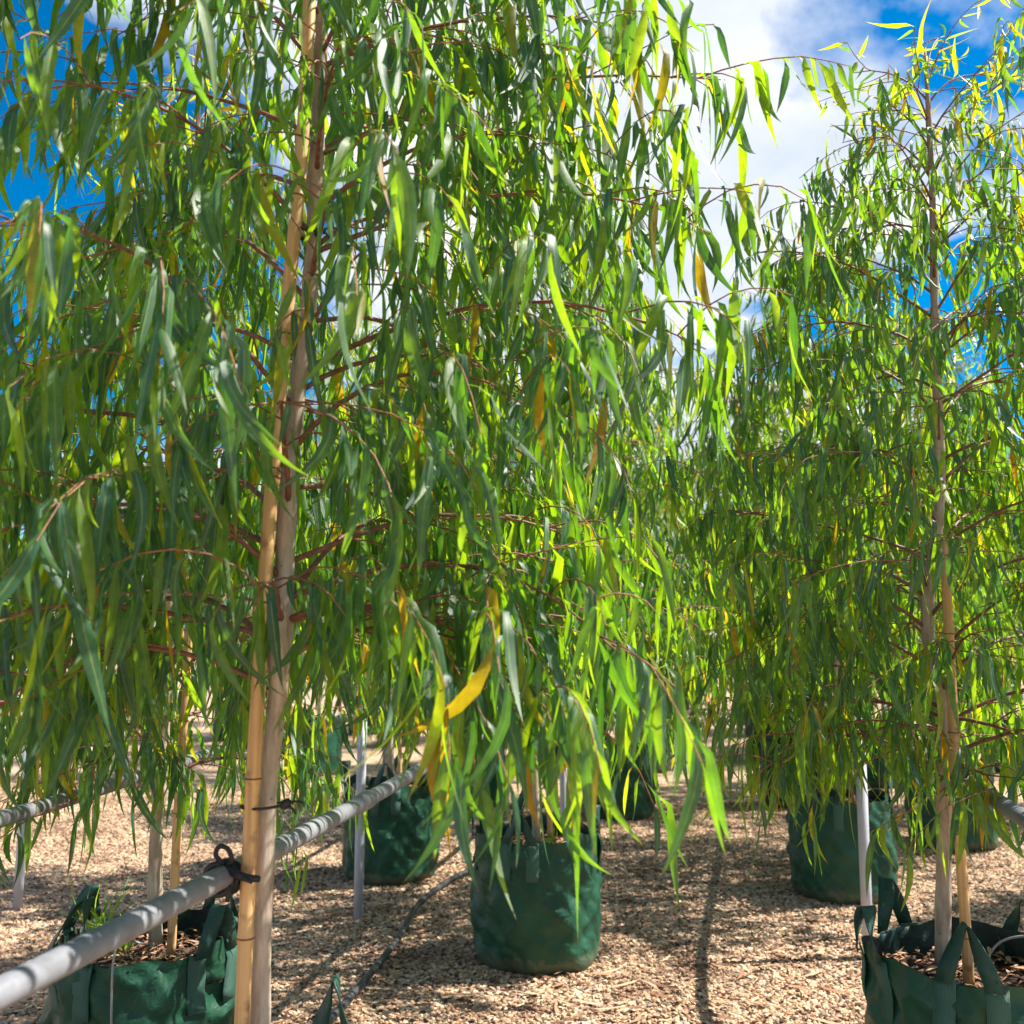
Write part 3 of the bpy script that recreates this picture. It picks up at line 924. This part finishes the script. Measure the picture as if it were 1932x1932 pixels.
make_bag(*A, 0.6, 'green bag at the foot of the sapling tied with a black rag', handles=(0.0, 1.45, 3.3, 4.9), lean=(0.03, 0.0, 0, 0), hup=0.13)
make_bag(*B, 2.1, 'wrinkled green bag with weeds and a grey drip tube on its front', handles=(-0.35, 1.25, 2.9, 4.35), lean=(0.0, -0.03, -0.03, -0.05), wr=1.5)
make_bag(*C, 3.4, 'smooth dark green bag standing beside the black hose', handles=(0.35, 1.9, 3.3, 4.6), lean=(-0.02, 0, 0, -0.01))
make_bag(*F_, 4.2, 'green bag with dappled straps around the crooked trunk', handles=(0.75, 2.2, 3.35, 4.45), lean=(0, 0.02, 0.0, -0.03))
make_bag(*D_, 5.3, 'dark green bag behind the pale post of the second rail', handles=(0.2, 1.7, 3.5, 4.9), lean=(0, 0, 0, 0))
make_bag(*E, 6.1, 'dark green bag behind the smooth bag beside the hose', handles=(0.6, 2.1, 3.7, 5.4), lean=(-0.03, 0, 0, 0))
make_bag(*G, 7.7, 'dark green bag half hidden by leaves behind the pale post', handles=(0.1, 1.8, 3.2, 4.8), lean=(0, 0, 0, 0))
make_bag(*I_, 8.8, 'dark green bag seen behind the crooked trunk and its stake', handles=(0.3, 1.9, 3.6, 5.0), lean=(0, 0, 0, 0))
for k, (x, y) in enumerate(FAR):
    if k < 11:
        make_bag(x, y, 9.1 + k * 1.37, 'small far green bag ' + row_of(x), 'bags ' + row_of(x), detail=False,
                 handles=(0.4 + k, 3.5 + k), lean=(0, 0))
    else:
        make_bag(x, y, 9.1 + k * 1.37, 'small far green bag ' + row_of(x), 'bags ' + row_of(x), detail=False, handles=())

# ------------------------------------------------------------------ stakes and ties
def stake(path, r, label, ties=(), group=None, detail=True):
    path = smooth_path(path, 80 if detail else 30)
    base = path[0].copy()
    s = np.concatenate([[0], np.cumsum(np.linalg.norm(np.diff(path, axis=0), axis=1))])
    rad = r * (1 - 0.10 * s / s[-1])
    node_s = np.arange(0.11, s[-1], 0.23)
    if detail:
        ss = sorted(set(np.round(np.concatenate([np.linspace(0, s[-1], 50)] + [[q - .012, q - .004, q, q + .004, q + .012] for q in node_s]), 4)))
        ss = np.clip(np.array(ss), 0, s[-1])
        path = np.stack([np.interp(ss, s, path[:, i]) for i in range(3)], 1)
        rad = np.interp(ss, s, rad)
        for q in node_s:
            rad = rad + 0.0016 * np.exp(-((ss - q) / 0.006) ** 2)
    root = thing('bamboo_stake', tuple(base), label, 'stake', group)
    v, f = tube(path - base, rad, 12)
    obj('pole', v, f, M_BAMBOO, root)
    if detail:
        for q in node_s:
            c = np.stack([np.interp([q - .0012, q + .0012], s, smooth_path(path, len(s))[:, i]) if False else np.interp([q - .0012, q + .0012], ss, path[:, i]) for i in range(3)], 1)
            v, f = tube(c - base, r * 1.06 + 0.0012, 12)
            obj('node_ring', v, f, M_NODE, root)
    return root, base
M_NODE = plain('dark_bamboo_node', (0.16, 0.07, 0.035), 0.7, 60, 0.4)

def tie(center, ax, bx, label, group=None, knot=0.008, r=0.0022, tails=True):
    """thin tie around trunk and stake: an ellipse with a knot and two tails"""
    root = thing('plant_tie', tuple(center), label, 'tie', group)
    an = np.linspace(0, 2 * math.pi, 25)
    p = np.outer(np.cos(an), ax) + np.outer(np.sin(an), bx) + np.outer(np.sin(an * 2 + 1), [0, 0, 0.001])
    v, f = tube(p, r, 6, False)
    obj('loop', v, f, M_TIE, root)
    k = np.array(ax) * 1.0
    parts = [tube(k + np.array([[-.005, 0, -.004], [0, -.003, 0], [.006, 0, .004], [.010, .002, .001]]), [knot * .5, knot, knot * .9, knot * .4], 7)]
    obj('knot', *merge(parts), M_TIE, root)
    if tails:
        parts = [tube(smooth_path([k, k + [.018, -.004, .006], k + [.032, -.002, .004]], 7), 0.0018, 5),
                 tube(smooth_path([k, k + [.014, -.006, -.004], k + [.022, -.008, -.012]], 7), 0.0018, 5)]
        obj('tail', *parts[0], M_TIE, root); obj('tail', *parts[1], M_TIE, root)
    return root

near_stake = [aty(u, v, 1.415) for u, v in [(452, 2010), (458, 1900), (470, 1620), (490, 1250), (510, 950), (530, 720), (545, 550), (556, 430), (572, 250), (584, 0), (590, -150)]]
near_stake[0][2] = 0.40
stake(near_stake, 0.0115, 'long bamboo stake in front of the sapling tied with a black rag')
c = aty(497, 1520, 1.433)
tie(c, np.array([0.033, 0.004, 0.002]), np.array([0.0, 0.026, 0.0]), 'thin black tie binding the near bamboo stake to its trunk, with a loose knot')
c = aty(574, 440, 1.433)
tie(c, np.array([0.024, 0.004, 0.0]), np.array([0.0, 0.022, 0.0]), 'black tie high up on the long bamboo stake among leaves', r=0.003)
right_stake = [aty(u, v, 2.52) for u, v in [(1828, 1850), (1818, 1690), (1806, 1520), (1801, 1400), (1793, 1250), (1786, 1110), (1783, 1020)]]
right_stake[0][2] = 0.39
stake(right_stake, 0.0125, 'bamboo stake leaning beside the crooked trunk')
tie(aty(1792, 1462, 2.56), np.array([0.032, 0.0, 0.0]), np.array([0.0, 0.05, 0.0]), 'thin black tie round the crooked trunk and its stake', tails=False)
stake([(-1.345, 2.35, 0.40), (-1.342, 2.35, 0.75), (-1.335, 2.35, 1.1), (-1.33, 2.35, 1.6)], 0.0115, 'bamboo stake in the wrinkled bag with weeds')
for (x, y), lab in [(C, 'bamboo stake in the smooth bag beside the hose'), (D_, 'bamboo stake in the bag behind the pale post of the second rail'),
                    (E, 'bamboo stake in the bag behind the smooth centre bag'), (G, 'bamboo stake in the half-hidden bag behind the pale post')]:
    stake([(x + .06, y - .05, 0.40), (x + .05, y - .045, 0.9), (x + .03, y - .04, 1.6)], 0.011, lab, detail=False)

# ------------------------------------------------------------------ rails and posts
def rail(pts, label, r=0.0165):
    p = smooth_path(pts, 40)
    base = p[0].copy()
    root = thing('rail_pipe', tuple(base), label, 'pipe')
    v, f = tube(p - base, r, 16)
    obj('pipe', v, f, M_PIPE, root)
    for k in (17, 25, 33):       # sleeve couplings
        d = unit(p[k + 1] - p[k])
        v, f = tube([p[k] - base - d * .04, p[k] - base - d * .036, p[k] - base + d * .036, p[k] - base + d * .04], [r * 1.06, r * 1.2, r * 1.2, r * 1.06], 16)
        obj('coupling', v, f, M_PIPE, root)
    return root, p

def post(x, y, h, label, group=None, r=0.0205):
    z0 = float(gz(x, y)) - 0.05
    root = thing('pipe_post', (x, y, z0), label, 'post', group)
    v, f = tube([(0, 0, 0), (0, 0, 0.3), (0.002, 0, h - z0)], r, 14)
    obj('pipe', v, f, M_POST, root)
    # tee fitting that carries the rail
    v, f = tube([(0, -0.045, h - z0 + .004), (0, -0.04, h - z0 + .004), (0, 0.04, h - z0 + .004), (0, 0.045, h - z0 + .004)], [0.0215, 0.024, 0.024, 0.0215], 14)
    obj('tee_fitting', v, f, M_POST, root)
    return root

rail([(-0.715, 0.35, .822), (-0.715, 0.9, .824), (-0.72, 1.4, .83), (-0.735, 2.0, .835), (-0.775, 3.0, .845), (-0.81, 4.6, .865), (-0.80, 7.5, .855), (-0.76, 12, .86)],
     'grey pipe rail running past the sapling tied with a black rag')
rail([(-1.34, 1.2, .83), (-1.37, 1.74, .83), (-1.42, 2.15, .83), (-1.50, 2.9, .835), (-1.515, 4.16, .85), (-1.6, 6.5, .85), (-1.62, 12, .86)],
     'grey pipe rail carried by the pale post behind the hose')
rail([(0.585, 0.9, .83), (0.585, 2.1, .83), (0.60, 3.2, .84), (0.545, 4.1, .845), (0.64, 7.0, .85), (0.66, 13, .86)], 'grey pipe rail beside the crooked trunk', 0.018)
post(-1.515, 4.16, .85, 'pale plastic post under the second rail, behind the near stake')
post(0.545, 4.10, .845, 'pale plastic post in front of the half-hidden bag')
post(-3.04, 4.0, .87, 'pale plastic post standing alone on open gravel beyond the wrinkled bag')
post(-0.815, 5.4, .866, 'pale plastic post carrying the rail behind the smooth centre bag')
for k, (x, y) in enumerate([(-1.605, 8.2), (0.645, 8.6), (-0.79, 9.6), (-3.05, 9.0)]):
    post(x, y, .85, 'small far-off post under a pipe rail', 'far rail posts')

# rag tied round the near rail and trunk
def rag():
    c = aty(455, 1640, 1.44)
    root = thing('rag_tie', tuple(c), 'black rag knotted round the near pipe rail and the trunk', 'tie')
    an = np.linspace(0, 2 * math.pi, 21)
    parts = []
    for k, off in enumerate((-0.012, -0.002, 0.008)):
        p = np.stack([0.022 * np.cos(an) + off * 0.3 - .012, 0 * an + off - 0.03, 0.0225 * np.sin(an) - 0.006], 1)
        parts.append(tube(p, 0.0048, 7, False))
    obj('wrap', *merge(parts), M_TIE, root)
    p = smooth_path([(-.012, -.036, .012), (.006, -.046, .010), (.022, -.052, .004), (.036, -.046, -.001), (.046, -.034, -.004)], 16)
    obj('band', *tube(p, [0.008 - 0.003 * i / 15 for i in range(16)], 8), M_TIE, root)
    p = smooth_path([(-.005, -.045, .016), (-.016, -.05, .030), (-.012, -.05, .043), (.002, -.05, .040), (.008, -.048, .026), (.004, -.045, .016)], 20)
    obj('bow', *tube(p, 0.0038, 7), M_TIE, root)
    p = smooth_path([(.0, -.045, .012), (.022, -.052, .004), (.045, -.055, -.004)], 10)
    obj('tail', *tube(p, np.linspace(.007, .003, 10), 7), M_TIE, root)
    p = smooth_path([(-.004, -.045, .0), (.006, -.05, -.02), (.004, -.05, -.035)], 10)
    obj('tail', *tube(p, np.linspace(.006, .003, 10), 7), M_TIE, root)
rag()

# ------------------------------------------------------------------ hose, drip tubes
p = smooth_path([(-1.17, 2.45, .012), (-1.20, 2.8, .014), (-1.205, 3.05, .014), (-1.215, 3.5, .02), (-1.25, 3.95, .016), (-1.30, 4.35, .016), (-1.27, 4.75, .016), (-1.15, 5.3, .02), (-1.12, 6.4, .012)], 60)
p[:, 2] += gz(p[:, 0], p[:, 1]) + 0.008
v, f = tube(p - p[0], 0.0125, 10)
tag(obj('irrigation_hose', v, f, M_HOSE, None, tuple(p[0])), 'black irrigation hose curving over the gravel beside the smooth bag', 'hose')
def drip(pts, label, r=0.0028):
    q = smooth_path(pts, 40)
    v, f = tube(q - q[0], r, 7)
    return tag(obj('drip_tube', v, f, M_DRIP, None, tuple(q[0])), label, 'tube')
b = np.array([B[0], B[1], 0])
drip([b + [0.03, -0.02, 0.41], b + [0.045, -0.14, 0.45], b + [0.058, -0.225, 0.50], b + [0.062, -0.262, 0.44], b + [0.066, -0.264, 0.30], b + [0.07, -0.262, 0.12], b + [0.075, -0.27, 0.02]],
     'thin grey drip tube hanging down the front of the wrinkled bag')
fb = np.array([F_[0], F_[1], 0])
drip([fb + [0.02, 0.02, 0.41], fb + [0.07, 0.03, 0.475], fb + [0.15, 0.0, 0.50], fb + [0.235, -0.05, 0.49], fb + [0.275, -0.07, 0.36], fb + [0.29, -0.08, 0.02]],
     'thin drip tube arching over the soil of the bag with dappled straps')

# ------------------------------------------------------------------ leaf litter and weeds
def litter():
    rg = np.random.default_rng(3)
    n = 2200
    y = rg.uniform(1.9, 8.5, n); x = rg.uniform(-0.9, 0.42, n) * y
    x = np.where(rg.uniform(0, 1, n) < 0.5, rg.normal(-0.2, 0.6, n), x)
    P = np.stack([x, y, gz(x, y) + rg.uniform(0.008, 0.02, n)], 1)
    ba = rg.uniform(0, 6.283, n)
    Dh = np.stack([np.cos(ba), np.sin(ba), np.zeros(n)], 1)
    s = np.stack([-np.sin(ba), np.cos(ba), rg.normal(0, 0.25, n)], 1)
    L = rg.uniform(0.04, 0.13, n); W = L * rg.uniform(0.04, 0.14, n)
    V = np.empty((n, 5, 2, 3)); bend = rg.normal(0, 0.25, n)
    for i, t in enumerate(ST_LO):
        w = (W * WD_LO[i])[:, None] * 0.5 + 0.0005
        cc = P + Dh * (L * (t - 0.5))[:, None] + s * (bend * L * (t - .5) ** 2)[:, None]
        cc[:, 2] = P[:, 2] + 0.006 * abs(t - .5)
        V[:, i, 0] = cc - s * w; V[:, i, 1] = cc + s * w
    tag(link('leaf_litter', leaf_mesh('leaf_litter', V, rg.uniform(0, 1, n), M_MULCH)), 'fallen brown gum leaves strewn over the gravel', 'leaf litter', kind='stuff')
litter()

def weed(x, y, z, seed, label, n=26, h=0.16):
    rg = np.random.default_rng(seed)
    root = thing('weed', (x, y, z), label, 'weed')
    az = rg.uniform(0, 6.283, n)
    Dh = np.stack([np.cos(az) * .5, np.sin(az) * .5, np.full(n, 1.0)], 1)
    P = rg.normal(0, 0.018, (n, 3)); P[:, 2] = 0
    V = leaf_arrays(P, unit(Dh), rg.uniform(.5, 1.2, n) * h, rg.uniform(.004, .008, n), rg, upturn=np.full(n, 1.6))
    for i in range(n):
        me = leaf_mesh('leaf', V[i:i + 1], np.array([rg.uniform(.4, .85)]), M_LEAF)
        link('leaf', me, root)
weed(B[0] - .02, B[1] - .10, 0.40, 1, 'tuft of grassy weed growing in the wrinkled bag')
weed(B[0] - .13, B[1] - .02, 0.40, 2, 'taller grassy weed at the far edge of the wrinkled bag', 18, 0.2)
weed(E[0] + .05, C[1] - .08, 0.40, 4, 'small grassy weed in the smooth bag beside the hose', 14, 0.12)
